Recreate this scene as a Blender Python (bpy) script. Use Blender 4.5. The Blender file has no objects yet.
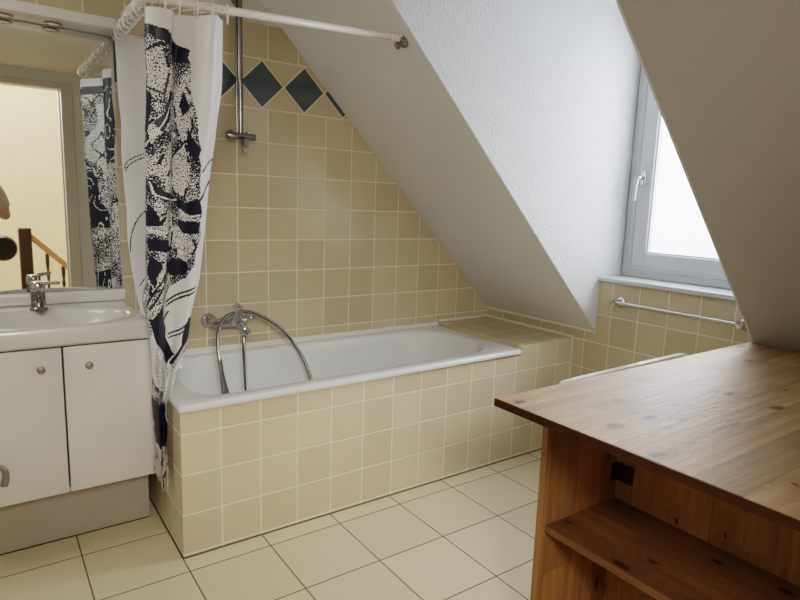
import bpy, bmesh, math, random
import numpy as np
from mathutils import Vector, Matrix
random.seed(4)
C = bpy.context.scene.collection
PI = math.pi

# ------------------------------------------------------------------ sizes
YB = .672            # back wall
X1 = 2.066           # low knee wall under the roof slope
ZK = .658            # height where the slope starts
SUM = X1 + ZK        # the slope is the plane x + z = SUM
YC, YN = -.138, -.957   # the two sides of the dormer
ZCEIL = 2.25
ZD = 2.23            # dormer ceiling
YW = -2.42           # wall behind the camera
XW = 2.245           # window plane
XL = -1.65           # left wall
U = .15              # wall tile

# ------------------------------------------------------------------ helpers
def add_box(bm, x0, x1, y0, y1, z0, z1, bev=0, seg=2):
    r = bmesh.ops.create_cube(bm, size=1)
    vs = r['verts']
    for v in vs:
        v.co = Vector(((x0+x1)/2 + v.co.x*(x1-x0), (y0+y1)/2 + v.co.y*(y1-y0), (z0+z1)/2 + v.co.z*(z1-z0)))
    if bev:
        es = list({e for v in vs for e in v.link_edges})
        bmesh.ops.bevel(bm, geom=es, offset=bev, segments=seg, affect='EDGES', profile=.5)

def ring_loft(bm, loops, cap0=True, cap1=True, close=True):
    L = [[bm.verts.new(p) for p in lp] for lp in loops]
    n = len(L[0])
    for a, b in zip(L, L[1:]):
        for i in range(n if close else n-1):
            j = (i+1) % n
            bm.faces.new((a[i], a[j], b[j], b[i]))
    if cap0: bm.faces.new(list(reversed(L[0])))
    if cap1: bm.faces.new(L[-1])
    return L

def spline(pts, n=8):
    P = [Vector(p) for p in pts]
    P = [P[0]*2-P[1]] + P + [P[-1]*2-P[-2]]
    out = []
    for i in range(1, len(P)-2):
        for k in range(n):
            t = k/n
            out.append(.5*((2*P[i]) + (P[i+1]-P[i-1])*t + (2*P[i-1]-5*P[i]+4*P[i+1]-P[i+2])*t*t + (3*P[i]-P[i-1]-3*P[i+1]+P[i+2])*t**3))
    out.append(P[-2])
    return out

def add_tube(bm, pts, r, n=12, cap=True, ridge=0):
    P = [Vector(p) for p in pts]
    loops = []
    up = None
    if hasattr(r, '__len__') and len(r) != len(P):
        q = r; r = []
        for i in range(len(P)):
            t = i/(len(P)-1)*(len(q)-1); k = min(int(t), len(q)-2); r.append(q[k]+(q[k+1]-q[k])*(t-k))
    for i, p in enumerate(P):
        d = (P[min(i+1, len(P)-1)] - P[max(i-1, 0)]).normalized()
        if up is None:
            up = Vector((0, 0, 1)) if abs(d.z) < .9 else Vector((1, 0, 0))
        a = d.cross(up).normalized(); b = a.cross(d).normalized(); up = b
        rr = r[i] if hasattr(r, '__len__') else r
        if ridge and i % 2: rr *= 1-ridge
        loops.append([p + (a*math.cos(2*PI*k/n) + b*math.sin(2*PI*k/n))*rr for k in range(n)])
    ring_loft(bm, loops, cap, cap)

def add_lathe(bm, prof, origin=(0,0,0), axis=(0,0,1), n=24):
    ax = Vector(axis).normalized()
    h = Vector((1,0,0)) if abs(ax.x) < .9 else Vector((0,1,0))
    a = ax.cross(h).normalized(); b = ax.cross(a)
    o = Vector(origin)
    ring_loft(bm, [[o + ax*z + (a*math.cos(2*PI*k/n)+b*math.sin(2*PI*k/n))*max(r, 1e-4) for k in range(n)] for r, z in prof])

def add_prism(bm, poly, axis, lo, hi):
    def mk(p, t):
        if axis == 'y': return (p[0], t, p[1])
        if axis == 'z': return (p[0], p[1], t)
        return (t, p[0], p[1])
    a = [bm.verts.new(mk(p, lo)) for p in poly]; b = [bm.verts.new(mk(p, hi)) for p in poly]
    n = len(poly)
    bm.faces.new(a); bm.faces.new(list(reversed(b)))
    for i in range(n):
        bm.faces.new((a[i], b[i], b[(i+1)%n], a[(i+1)%n]))

def BM(): return bmesh.new()

def obj(name, bm, mat, parent=None, smooth=False, origin=None, angle=40):
    bmesh.ops.recalc_face_normals(bm, faces=bm.faces)
    me = bpy.data.meshes.new(name)
    if origin is not None: bmesh.ops.translate(bm, verts=bm.verts, vec=-Vector(origin))
    bm.to_mesh(me); bm.free()
    me.materials.append(mat)
    if smooth:
        me.polygons.foreach_set('use_smooth', [True]*len(me.polygons))
        if angle < 180: me.set_sharp_from_angle(angle=math.radians(angle))
    o = bpy.data.objects.new(name, me); C.objects.link(o)
    if origin is not None: o.location = origin
    if parent is not None:
        o.parent = parent
        o.location = Vector(o.location) - PL[parent.name]
    return o

PL = {}
def thing(name, label, cat, loc=(0,0,0), group=None):
    o = bpy.data.objects.new(name, None); C.objects.link(o)
    o.location = loc; o['label'] = label; o['category'] = cat
    o.empty_display_size = .05
    if group: o['group'] = group
    PL[o.name] = Vector(loc)
    return o
def base(o):
    PL[o.name] = Vector((o.location)) + (PL[o.parent.name] if o.parent else Vector((0,0,0)))
    return o
def tag(o, label, cat, group=None):
    o['label'] = label; o['category'] = cat
    if group: o['group'] = group
    return base(o)
def struct(name, bm, mat, parent=None, **k):
    o = obj(name, bm, mat, parent, **k)
    if parent is None: o['kind'] = 'structure'
    return base(o)

# ------------------------------------------------------------------ materials
def newmat(name):
    m = bpy.data.materials.new(name); m.use_nodes = True
    nt = m.node_tree; b = nt.nodes['Principled BSDF']
    return m, nt, b
def N(nt, t, **k):
    n = nt.nodes.new(t)
    for a, v in k.items(): setattr(n, a, v)
    return n
def math_(nt, op, a, b=None, c=None):
    n = N(nt, 'ShaderNodeMath', operation=op)
    for i, v in enumerate((a, b, c)):
        if v is None: continue
        if isinstance(v, (int, float)): n.inputs[i].default_value = v
        else: nt.links.new(v, n.inputs[i])
    return n.outputs[0]
def mixc(nt, f, a, b, mode='MIX'):
    n = N(nt, 'ShaderNodeMix', data_type='RGBA', blend_type=mode)
    for s, v in ((n.inputs[0], f), (n.inputs[6], a), (n.inputs[7], b)):
        if isinstance(v, (int, float)): s.default_value = v
        elif isinstance(v, tuple): s.default_value = (*v[:3], 1)
        else: nt.links.new(v, s)
    return n.outputs[2]
def noise(nt, vec, scale, detail=3, rough=.5):
    n = N(nt, 'ShaderNodeTexNoise'); n.inputs['Scale'].default_value = scale
    n.inputs['Detail'].default_value = detail; n.inputs['Roughness'].default_value = rough
    nt.links.new(vec, n.inputs['Vector']); return n.outputs[0]
def pos(nt): return N(nt, 'ShaderNodeNewGeometry').outputs['Position']
def ramp(nt, v, stops):
    n = N(nt, 'ShaderNodeValToRGB'); nt.links.new(v, n.inputs[0])
    e = n.color_ramp.elements
    while len(e) < len(stops): e.new(.5)
    for k, (p, c) in enumerate(stops):
        e[k].position = p; e[k].color = (*c, 1) if isinstance(c, tuple) else (c, c, c, 1)
    return n.outputs[0]
def bump(nt, b, h, strength, dist=.002):
    n = N(nt, 'ShaderNodeBump'); n.inputs['Strength'].default_value = strength; n.inputs['Distance'].default_value = dist
    nt.links.new(h, n.inputs['Height']); nt.links.new(n.outputs[0], b.inputs['Normal'])
def plain(name, col, rough=.5, metal=0, nscale=0, var=.06, bmp=0, coat=0):
    m, nt, b = newmat(name)
    b.inputs['Roughness'].default_value = rough; b.inputs['Metallic'].default_value = metal
    if coat: b.inputs['Coat Weight'].default_value = coat; b.inputs['Coat Roughness'].default_value = .05
    p = pos(nt)
    f = noise(nt, p, nscale or 8, 4)
    c = mixc(nt, f, tuple(x*(1-var) for x in col), tuple(min(1, x*(1+var)) for x in col))
    nt.links.new(c, b.inputs['Base Color'])
    if bmp: bump(nt, b, noise(nt, p, (nscale or 8)*4, 4), bmp)
    return m

def tile_mat(name, axes, org, size, col, grout, gw=.0035, rough=.13, diamonds=False, cut_above=None, var=.08, bumpd=.0015, edge_dark=None, coldark=None):
    """square ceramic tiles laid on the world grid; axes = which two of x,y,z"""
    m, nt, b = newmat(name)
    P = pos(nt); sx = N(nt, 'ShaderNodeSeparateXYZ'); nt.links.new(P, sx.inputs[0])
    g = []; ids = []
    for a, o in zip(axes, org):
        c = sx.outputs['XYZ'.index(a)]
        if diamonds and a == 'Z':   # above the diamond border the grid restarts
            sh = math_(nt, 'MULTIPLY', math_(nt, 'GREATER_THAN', c, 1.80), 1.9085-1.6899-U)
            c = math_(nt, 'SUBTRACT', c, sh)
        if cut_above is not None and a == 'Z': c = math_(nt, 'MINIMUM', c, cut_above)
        t = math_(nt, 'DIVIDE', math_(nt, 'SUBTRACT', c, o), size)
        ids.append(math_(nt, 'FLOOR', t))
        fr = math_(nt, 'FRACT', t)
        g.append(math_(nt, 'MULTIPLY', math_(nt, 'MINIMUM', fr, math_(nt, 'SUBTRACT', 1, fr)), size))
    d = math_(nt, 'MINIMUM', g[0], g[1])
    cid = N(nt, 'ShaderNodeCombineXYZ'); nt.links.new(ids[0], cid.inputs[0]); nt.links.new(ids[1], cid.inputs[1])
    wn = N(nt, 'ShaderNodeTexWhiteNoise', noise_dimensions='3D'); nt.links.new(cid.outputs[0], wn.inputs[0])
    f = noise(nt, P, 6, 4)
    tint = wn.outputs[0]
    cc = mixc(nt, tint, tuple(x*(1-var) for x in col), tuple(x*(1+var) for x in col))
    if diamonds:
        X = sx.outputs[0]; Z = sx.outputs[2]
        inb = math_(nt, 'MULTIPLY', math_(nt, 'GREATER_THAN', Z, 1.6899), math_(nt, 'LESS_THAN', Z, 1.9085))
        pitch = .2121
        t = math_(nt, 'DIVIDE', math_(nt, 'SUBTRACT', X, .573-pitch/2), pitch)
        dx = math_(nt, 'MULTIPLY', math_(nt, 'ABSOLUTE', math_(nt, 'SUBTRACT', math_(nt, 'FRACT', t), .5)), pitch)
        dz = math_(nt, 'ABSOLUTE', math_(nt, 'SUBTRACT', Z, 1.7992))
        s = math_(nt, 'SUBTRACT', math_(nt, 'ADD', dx, dz), .1045)   # <0 inside the diamond
        dd = math_(nt, 'MULTIPLY', math_(nt, 'ABSOLUTE', s), .707)
        edge = math_(nt, 'MINIMUM', math_(nt, 'ABSOLUTE', math_(nt, 'SUBTRACT', Z, 1.6899)), math_(nt, 'ABSOLUTE', math_(nt, 'SUBTRACT', Z, 1.9085)))
        dband = math_(nt, 'MINIMUM', dd, edge)
        # distance: choose the band's own joints inside the band
        mx = N(nt, 'ShaderNodeMix', data_type='FLOAT'); nt.links.new(inb, mx.inputs[0]); nt.links.new(d, mx.inputs[2]); nt.links.new(dband, mx.inputs[3])
        d = mx.outputs[0]
        blue = mixc(nt, f, (.060, .085, .098), (.095, .125, .14))
        cc = mixc(nt, math_(nt, 'MULTIPLY', inb, math_(nt, 'LESS_THAN', s, 0)), cc, blue)
    if isinstance(rough, tuple):
        pass
    mask = N(nt, 'ShaderNodeMapRange'); mask.interpolation_type = 'SMOOTHSTEP'
    nt.links.new(d, mask.inputs[0]); mask.inputs[1].default_value = gw*.35; mask.inputs[2].default_value = gw*.75
    hmask = N(nt, 'ShaderNodeMapRange'); hmask.interpolation_type = 'SMOOTHSTEP'
    nt.links.new(d, hmask.inputs[0]); hmask.inputs[1].default_value = gw*.3; hmask.inputs[2].default_value = gw*1.6
    col_out = mixc(nt, mask.outputs[0], grout, cc)
    if edge_dark:
        col_out = mixc(nt, math_(nt, 'LESS_THAN', sx.outputs[2], edge_dark), col_out, (.10, .085, .06))
    nt.links.new(col_out, b.inputs['Base Color'])
    r = math_(nt, 'ADD', math_(nt, 'MULTIPLY', math_(nt, 'SUBTRACT', 1, mask.outputs[0]), .5), rough + .04)
    nt.links.new(r, b.inputs['Roughness'])
    wv = noise(nt, P, 9, 2)
    h = math_(nt, 'ADD', hmask.outputs[0], math_(nt, 'MULTIPLY', wv, .5))
    bump(nt, b, h, .5, bumpd)
    return m

BEIGE = (.52, .435, .28); GROUT = (.74, .67, .53)
M_tile_back = tile_mat('wall tile back', 'XZ', (.4527, .9399), U, BEIGE, GROUT, diamonds=True, gw=.0042)
M_tile_right = tile_mat('wall tile window side', 'YZ', (-.2213, .7513), U, BEIGE, GROUT, cut_above=.82, gw=.0042)
PANEL = (.64, .54, .37); PG = (.80, .74, .60)
M_tile_panel = tile_mat('tub panel tile', 'XZ', (.141, .165), U, PANEL, PG, gw=.0045, edge_dark=.007)
M_tile_end = tile_mat('tub end tile', 'YZ', (0.0, .165), U, PANEL, PG, gw=.0045, edge_dark=.007)
M_tile_ledge = tile_mat('ledge tile', 'XY', (1.791, .002), U, (.52, .43, .27), (.56, .475, .31), gw=.003, rough=.2, var=.02)
M_floor = tile_mat('floor tile', 'XY', (.2939, -.0829), .2956, (.66, .56, .375), (.11, .085, .06), gw=.0042, rough=.3, var=.05)
def plaster(name, col, sc, strength, dist=.003):
    m, nt, b = newmat(name); P = pos(nt)
    f = noise(nt, P, 3, 3)
    nt.links.new(mixc(nt, f, tuple(x*.95 for x in col), tuple(min(1, x*1.04) for x in col)), b.inputs['Base Color'])
    b.inputs['Roughness'].default_value = .85
    v = noise(nt, P, sc, 3, .6)
    bump(nt, b, v, strength, dist)
    return m
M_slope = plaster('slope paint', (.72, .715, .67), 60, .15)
M_slope_shaded = plaster('slope paint with shade', (.43, .41, .375), 60, .15)  # same slope paint, darkened so the colour carries the near side's shade
M_cheek = plaster('stippled white plaster', (.67, .68, .685), 85, 1.0, .006)
M_hall = plaster('cream hall paint', (.80, .71, .52), 40, .1)
M_white = plain('white lacquer', (.68, .66, .61), .35)
M_grey = plain('plinth grey beige', (.37, .33, .265), .5)
M_ceramic = plain('glazed ceramic', (.57, .55, .50), .2, coat=.4)
M_enamel = plain('white enamel', (.74, .745, .735), .16, coat=.5)
M_pvc = plain('white window plastic', (.49, .505, .505), .3)
M_chrome = plain('chrome', (.58, .58, .58), .1, 1, var=.02)
M_chrome_d = plain('brushed chrome', (.27, .26, .245), .22, 1, var=.1)
M_nickel = plain('aged nickel knob', (.36, .33, .29), .35, 1)
M_black = plain('black gap', (.012, .011, .01), .7)
M_bracket = plain('black plastic', (.02, .023, .028), .45)
M_rod = plain('cream rod enamel', (.78, .73, .63), .3)
M_clear = plain('clear plastic ring', (.75, .73, .68), .2)
M_trim = plain('white caulk', (.72, .69, .62), .5)
M_door = plain('painted door frame', (.62, .59, .52), .45)
M_lampglass = plain('lamp glass', (.8, .8, .76), .15)
M_maho = plain('dark mahogany', (.035, .011, .007), .3, nscale=30, var=.3)
M_rail = plain('oak rail', (.36, .17, .06), .35, nscale=30, var=.2)
M_skin = plain('skin', (.58, .36, .26), .5)
M_shirt = plain('beige shirt', (.62, .53, .42), .8)
M_jeans = plain('pale grey jeans', (.30, .31, .34), .8)
M_hair = plain('brown hair', (.06, .035, .02), .6)
M_bag = plain('dark bag leather', (.035, .022, .018), .5)
M_eye = plain('eye white', (.8, .8, .8), .3)
M_shoe = plain('dark shoe', (.03, .03, .035), .6)
M_screen = plain('phone black', (.01, .01, .012), .15)

m, nt, b = newmat('mirror glass')
b.inputs['Metallic'].default_value = 1; b.inputs['Roughness'].default_value = .015
P = pos(nt); nt.links.new(mixc(nt, noise(nt, P, 2, 2), (.80, .82, .79), (.83, .85, .81)), b.inputs['Base Color'])
M_mirror = m

m, nt, b = newmat('window pane'); nt.nodes.remove(b)
out = nt.nodes['Material Output']
tr = N(nt, 'ShaderNodeBsdfTransparent'); tr.inputs[0].default_value = (.97, .98, 1, 1)
tl = N(nt, 'ShaderNodeBsdfTranslucent'); tl.inputs[0].default_value = (.95, .97, 1, 1)
gl = N(nt, 'ShaderNodeBsdfGlossy'); gl.inputs['Roughness'].default_value = .08
mx1 = N(nt, 'ShaderNodeMixShader'); mx1.inputs[0].default_value = .25
nt.links.new(tr.outputs[0], mx1.inputs[1]); nt.links.new(tl.outputs[0], mx1.inputs[2])
mx2 = N(nt, 'ShaderNodeMixShader'); mx2.inputs[0].default_value = .04
nt.links.new(mx1.outputs[0], mx2.inputs[1]); nt.links.new(gl.outputs[0], mx2.inputs[2])
nt.links.new(mx2.outputs[0], out.inputs[0])
M_pane = m

def pine(name, grain, across, bw, tint=(1, 1, 1), rough=.3, coat=.15, off=.0, dark=1.0, joint=.0012):
    """varnished pine boards; grain = axis the boards run along, across = axis across them"""
    m, nt, b = newmat(name)
    P = pos(nt); sx = N(nt, 'ShaderNodeSeparateXYZ'); nt.links.new(P, sx.inputs[0])
    G = sx.outputs['XYZ'.index(grain)]; A = sx.outputs['XYZ'.index(across)]
    other = [a for a in 'XYZ' if a not in (grain, across)][0]; O = sx.outputs['XYZ'.index(other)]
    t = math_(nt, 'DIVIDE', math_(nt, 'SUBTRACT', A, off), bw)
    idn = math_(nt, 'FLOOR', t); fr = math_(nt, 'FRACT', t)
    # staves of different lengths along the grain
    w0 = N(nt, 'ShaderNodeTexWhiteNoise', noise_dimensions='1D'); nt.links.new(idn, w0.inputs['W'])
    gt = math_(nt, 'ADD', math_(nt, 'DIVIDE', G, .95), math_(nt, 'MULTIPLY', w0.outputs[0], 7.3))
    idg = math_(nt, 'FLOOR', gt)
    ci = N(nt, 'ShaderNodeCombineXYZ'); nt.links.new(idn, ci.inputs[0]); nt.links.new(idg, ci.inputs[1])
    wn = N(nt, 'ShaderNodeTexWhiteNoise', noise_dimensions='3D'); nt.links.new(ci.outputs[0], wn.inputs[0])
    rnd = wn.outputs[0]
    # knots: voronoi cells, elongated along the grain
    def vec(sg, sa, so, shift):
        c = N(nt, 'ShaderNodeCombineXYZ')
        nt.links.new(math_(nt, 'MULTIPLY', G, sg), c.inputs[0])
        nt.links.new(math_(nt, 'ADD', math_(nt, 'MULTIPLY', A, sa), math_(nt, 'MULTIPLY', rnd, shift)), c.inputs[1])
        nt.links.new(math_(nt, 'MULTIPLY', O, so), c.inputs[2]); return c.outputs[0]
    vo = N(nt, 'ShaderNodeTexVoronoi', feature='F1', voronoi_dimensions='2D'); vo.inputs['Scale'].default_value = 1
    kv = vec(4.2, 7.5, .5, 0); wob = N(nt, 'ShaderNodeVectorMath', operation='SCALE'); wob.inputs['Scale'].default_value = .22
    wn2 = N(nt, 'ShaderNodeTexNoise'); wn2.inputs['Scale'].default_value = 14; nt.links.new(P, wn2.inputs['Vector'])
    nt.links.new(wn2.outputs['Color'], wob.inputs[0])
    wad = N(nt, 'ShaderNodeVectorMath', operation='ADD'); nt.links.new(kv, wad.inputs[0]); nt.links.new(wob.outputs[0], wad.inputs[1])
    nt.links.new(wad.outputs[0], vo.inputs['Vector'])
    kd = vo.outputs['Distance']
    ksel = N(nt, 'ShaderNodeSeparateColor'); nt.links.new(vo.outputs['Color'], ksel.inputs[0])
    keep = math_(nt, 'GREATER_THAN', ksel.outputs[0], .35)
    ksz = math_(nt, 'ADD', .03, math_(nt, 'MULTIPLY', ksel.outputs[1], .11))
    km = N(nt, 'ShaderNodeMapRange'); km.interpolation_type = 'SMOOTHSTEP'
    nt.links.new(math_(nt, 'DIVIDE', math_(nt, 'ADD', kd, math_(nt, 'MULTIPLY', math_(nt, 'SUBTRACT', noise(nt, P, 60, 3), .5), .05)), ksz), km.inputs[0])
    km.inputs[1].default_value = 1.15; km.inputs[2].default_value = .55
    knot = math_(nt, 'MULTIPLY', km.outputs[0], keep)
    halo = N(nt, 'ShaderNodeMapRange'); nt.links.new(kd, halo.inputs[0]); halo.inputs[1].default_value = .38; halo.inputs[2].default_value = .05
    hal = math_(nt, 'MULTIPLY', halo.outputs[0], keep)
    # grain lines bend around the knots
    wv = N(nt, 'ShaderNodeTexWave', wave_type='BANDS', bands_direction='Y'); wv.inputs['Scale'].default_value = 1
    wv.inputs['Distortion'].default_value = 5; wv.inputs['Detail'].default_value = 3; wv.inputs['Detail Scale'].default_value = .7
    gv = vec(1.1, 9, 6, 9)
    ad = N(nt, 'ShaderNodeVectorMath', operation='ADD'); nt.links.new(gv, ad.inputs[0])
    cv = N(nt, 'ShaderNodeCombineXYZ'); nt.links.new(math_(nt, 'MULTIPLY', hal, 1.0), cv.inputs[1]); nt.links.new(cv.outputs[0], ad.inputs[1])
    nt.links.new(ad.outputs[0], wv.inputs['Vector'])
    fine = noise(nt, vec(7, 150, 150, 3), 1, 4, .6)
    big = noise(nt, vec(1.6, 13, 5, 5), 1, 4, .6)
    g = math_(nt, 'ADD', math_(nt, 'MULTIPLY', wv.outputs[1], .06), math_(nt, 'ADD', math_(nt, 'MULTIPLY', fine, .40), math_(nt, 'MULTIPLY', big, .54)))
    T = lambda c: tuple(c[i]*tint[i]*dark for i in range(3))
    col = ramp(nt, g, [(.30, T((.27, .125, .052))), (.5, T((.42, .225, .105))), (.70, T((.56, .335, .175)))])
    bright = math_(nt, 'ADD', .68, math_(nt, 'MULTIPLY', rnd, .50))
    mul = N(nt, 'ShaderNodeVectorMath', operation='SCALE'); nt.links.new(col, mul.inputs[0]); nt.links.new(bright, mul.inputs['Scale'])
    col = mixc(nt, math_(nt, 'MULTIPLY', hal, .35), mul.outputs[0], T((.26, .10, .035)))
    col = mixc(nt, math_(nt, 'MULTIPLY', knot, .88), col, T((.06, .022, .012)))
    ed = math_(nt, 'MULTIPLY', math_(nt, 'MINIMUM', fr, math_(nt, 'SUBTRACT', 1, fr)), bw)
    jl = math_(nt, 'LESS_THAN', ed, joint)
    col = mixc(nt, math_(nt, 'MULTIPLY', jl, .45), col, T((.12, .05, .02)))
    nt.links.new(col, b.inputs['Base Color'])
    nt.links.new(math_(nt, 'ADD', rough, math_(nt, 'MULTIPLY', fine, .28)), b.inputs['Roughness'])
    b.inputs['Coat Weight'].default_value = coat; b.inputs['Coat Roughness'].default_value = .22
    if name == 'pine tabletop': b.inputs['Specular IOR Level'].default_value = .75
    if name == 'pine edge band': b.inputs['Specular IOR Level'].default_value = .1
    bump(nt, b, math_(nt, 'ADD', g, math_(nt, 'MULTIPLY', noise(nt, vec(28, 60, 60, 0), 1, 3), .9)), .9, .0016)
    return m
M_pine_top = pine('pine tabletop', 'X', 'Y', .088, (1.12, 1.30, 1.38), rough=.40, coat=.0, off=-.945)
M_pine_edge = pine('pine edge band', 'Y', 'Z', .3, (.11, .07, .06), rough=.6)
M_pine_side = pine('pine side', 'Z', 'X', .12, (.70, .60, .40), rough=.5, coat=0, off=.02)
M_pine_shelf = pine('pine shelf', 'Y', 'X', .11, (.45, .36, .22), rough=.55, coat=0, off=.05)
M_pine_back = pine('pine back boards', 'Z', 'Y', .24, (.80, .74, .50), rough=.5, coat=0, off=-1.05, joint=.0018)

# curtain: a navy ink print on white cloth, ink density stored on the mesh
m, nt, b = newmat('printed shower curtain')
at = N(nt, 'ShaderNodeAttribute', attribute_name='ink'); uv = N(nt, 'ShaderNodeUVMap'); uv.uv_map = 'UVMap'
fi = noise(nt, uv.outputs[0], 175, 1.0, .5)
fi2 = N(nt, 'ShaderNodeMapRange'); nt.links.new(fi, fi2.inputs[0]); fi2.inputs[1].default_value = .36; fi2.inputs[2].default_value = .64
dd = math_(nt, 'SUBTRACT', at.outputs['Fac'], fi2.outputs[0])
mr = N(nt, 'ShaderNodeMapRange'); nt.links.new(dd, mr.inputs[0]); mr.inputs[1].default_value = -.04; mr.inputs[2].default_value = .04
st = N(nt, 'ShaderNodeAttribute', attribute_name='stain')
wht = mixc(nt, st.outputs['Fac'], (.84, .83, .83), (.42, .32, .22))
nt.links.new(mixc(nt, mr.outputs[0], wht, (.012, .014, .035)), b.inputs['Base Color'])
b.inputs['Roughness'].default_value = .42
b.inputs['Subsurface Weight'].default_value = 0
trl = N(nt, 'ShaderNodeBsdfTranslucent'); nt.links.new(mixc(nt, mr.outputs[0], wht, (.012, .014, .035)), trl.inputs[0])
ms = N(nt, 'ShaderNodeMixShader'); ms.inputs[0].default_value = .22
nt.links.new(b.outputs[0], ms.inputs[1]); nt.links.new(trl.outputs[0], ms.inputs[2]); nt.links.new(ms.outputs[0], nt.nodes['Material Output'].inputs[0])
M_curtain = m

# ------------------------------------------------------------------ room shell
bm = BM(); add_box(bm, XL-.1, X1+.1, YW-.1, YB+.1, -.1, 0); struct('floor', bm, M_floor)
bm = BM(); add_prism(bm, [(XL-.1, 0), (X1+.35, 0), (X1+.35, 2.45), (XL-.1, 2.45)], 'y', YB, YB+.1)
struct('wall_back', bm, M_tile_back)
# plaster strip above the tiles
bm = BM(); add_prism(bm, [(XL, 2.062), (.665, 2.062), (.475, 2.25), (XL, 2.25)], 'y', YB-.006, YB); struct('trim_1', bm, M_slope)
bm = BM(); add_box(bm, XL-.1, XL, YW, YB, 0, ZCEIL); struct('wall_left', bm, M_slope)
bm = BM(); add_box(bm, XL-.1, SUM-ZCEIL+.02, YW-.1, YB, ZCEIL, ZCEIL+.1); struct('ceiling', bm, M_slope)
# low tiled wall at the foot of the slope, higher under the window
bm = BM()
add_box(bm, X1, X1+.1, YC, YB, 0, ZK)
add_box(bm, X1, X1+.25, YN, YC, 0, .925)
add_box(bm, X1, X1+.1, YW, YN, 0, ZK)
struct('wall_right', bm, M_tile_right)
def slope_piece(name, y0, y1, mat):
    bm = BM()
    add_prism(bm, [(X1, ZK), (SUM-ZCEIL, ZCEIL), (SUM-ZCEIL+.17, ZCEIL+.05), (X1+.17, ZK)], 'y', y0, y1)
    return struct(name, bm, mat)
slope_piece('wall_slope_far', YC+.004, YB-.001, M_slope)
slope_piece('wall_slope_near', YW, YN-.004, M_slope_shaded)
# dormer cheeks, ceiling
for nm, ya, yb in (('wall_dormer_far', YC, YC+.07), ('wall_dormer_near', YN-.07, YN)):
    bm = BM(); o = .004
    if nm.endswith('far'):
        add_prism(bm, [(X1+.001, ZK+.001), (XW+.12, ZK+.001), (XW+.12, ZD), (SUM-ZD+.001, ZD)], 'y', ya, ya+.0035)
        add_prism(bm, [(X1+.18, ZK), (XW+.12, ZK), (XW+.12, ZD), (SUM-ZD+.18, ZD)], 'y', ya+.004, yb)
    else:
        add_prism(bm, [(X1+.001, ZK+.001), (XW+.12, ZK+.001), (XW+.12, ZD), (SUM-ZD+.001, ZD)], 'y', yb-.0035, yb)
        add_prism(bm, [(X1+.18, ZK), (XW+.12, ZK), (XW+.12, ZD), (SUM-ZD+.18, ZD)], 'y', ya, yb-.004)
    struct(nm, bm, M_cheek)
bm = BM(); add_box(bm, SUM-ZD, XW+.12, YN-.07, YC+.07, ZD, ZD+.1); struct('ceiling_dormer', bm, M_cheek)
# corner beads along the slope edges (thin light plaster corner)
bm = BM()
for y in (YN-.004,):
    add_prism(bm, [(X1-.004, ZK), (SUM-ZD-.004, ZD), (SUM-ZD+.004, ZD), (X1+.004, ZK)], 'y', y-.004, y+.003)
struct('trim_2', bm, M_cheek)
# thin pale tile edging where slope meets wall
bm = BM()
add_prism(bm, [(X1-.008, ZK-.004), (X1+.0, ZK-.012), (X1+.0, ZK+.002), (X1-.004, ZK+.004)], 'y', YC, YB)
struct('trim_3', bm, M_trim)
# window sill
bm = BM(); add_box(bm, X1-.018, XW, YN+.001, YC-.001, .925, .948, .005); struct('window_sill', bm, M_pvc)
# window: fixed frame, sash, pane, handle
wy0, wy1, wz0, wz1 = YN+.004, YC-.006, .949, 2.2
def frame_bm(y0, y1, z0, z1, w, x0, x1, bev=.004):
    bm = BM()
    add_box(bm, x0, x1, y0, y0+w, z0, z1, bev); add_box(bm, x0, x1, y1-w, y1, z0, z1, bev)
    add_box(bm, x0, x1, y0+w-.002, y1-w+.002, z0, z0+w, bev); add_box(bm, x0, x1, y0+w-.002, y1-w+.002, z1-w, z1, bev)
    return bm
win = struct('window_1', frame_bm(wy0, wy1, wz0, wz1, .05, XW-.01, XW+.06), M_pvc)
obj('window_rebate', frame_bm(wy0+.038, wy1-.038, wz0+.038, wz1-.038, .016, XW-.018, XW+.05, .003), M_pvc, win)
sash = base(obj('window_sash', frame_bm(wy0+.055, wy1-.055, wz0+.05, wz1-.05, .078, XW-.022, XW+.04, .008), M_pvc, win))
obj('glazing_bead', frame_bm(wy0+.128, wy1-.128, wz0+.123, wz1-.123, .012, XW-.012, XW+.03, .003), M_pvc, sash)
bm = BM(); add_box(bm, XW+.008, XW+.014, wy0+.13, wy1-.13, wz0+.125, wz1-.125); obj('pane', bm, M_pane, sash)
bm = BM(); hy = -.232
add_box(bm, XW-.032, XW-.022, hy-.014, hy+.014, 1.415, 1.485, .004)
hb = base(obj('handle_plate', bm, M_chrome, sash, smooth=True))
bm = BM()
add_tube(bm, spline([(XW-.03, hy, 1.45), (XW-.062, hy, 1.452), (XW-.07, hy+.006, 1.44), (XW-.07, hy+.012, 1.40), (XW-.068, hy+.016, 1.335)], 6), .0085, 10)
obj('handle_lever', bm, M_chrome, hb, smooth=True)
# outer wall round the window so daylight only enters through the glass
bm = BM()
add_box(bm, XW+.06, XW+.14, YN-.1, YC+.1, .6, .95); add_box(bm, XW+.06, XW+.14, YN-.1, YC+.1, 2.2, 2.4)
add_box(bm, XW+.06, XW+.14, YN-.1, YN+.006, .95, 2.2); add_box(bm, XW+.06, XW+.14, YC-.008, YC+.1, .95, 2.2)
struct('wall_outer', bm, M_slope)

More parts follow.
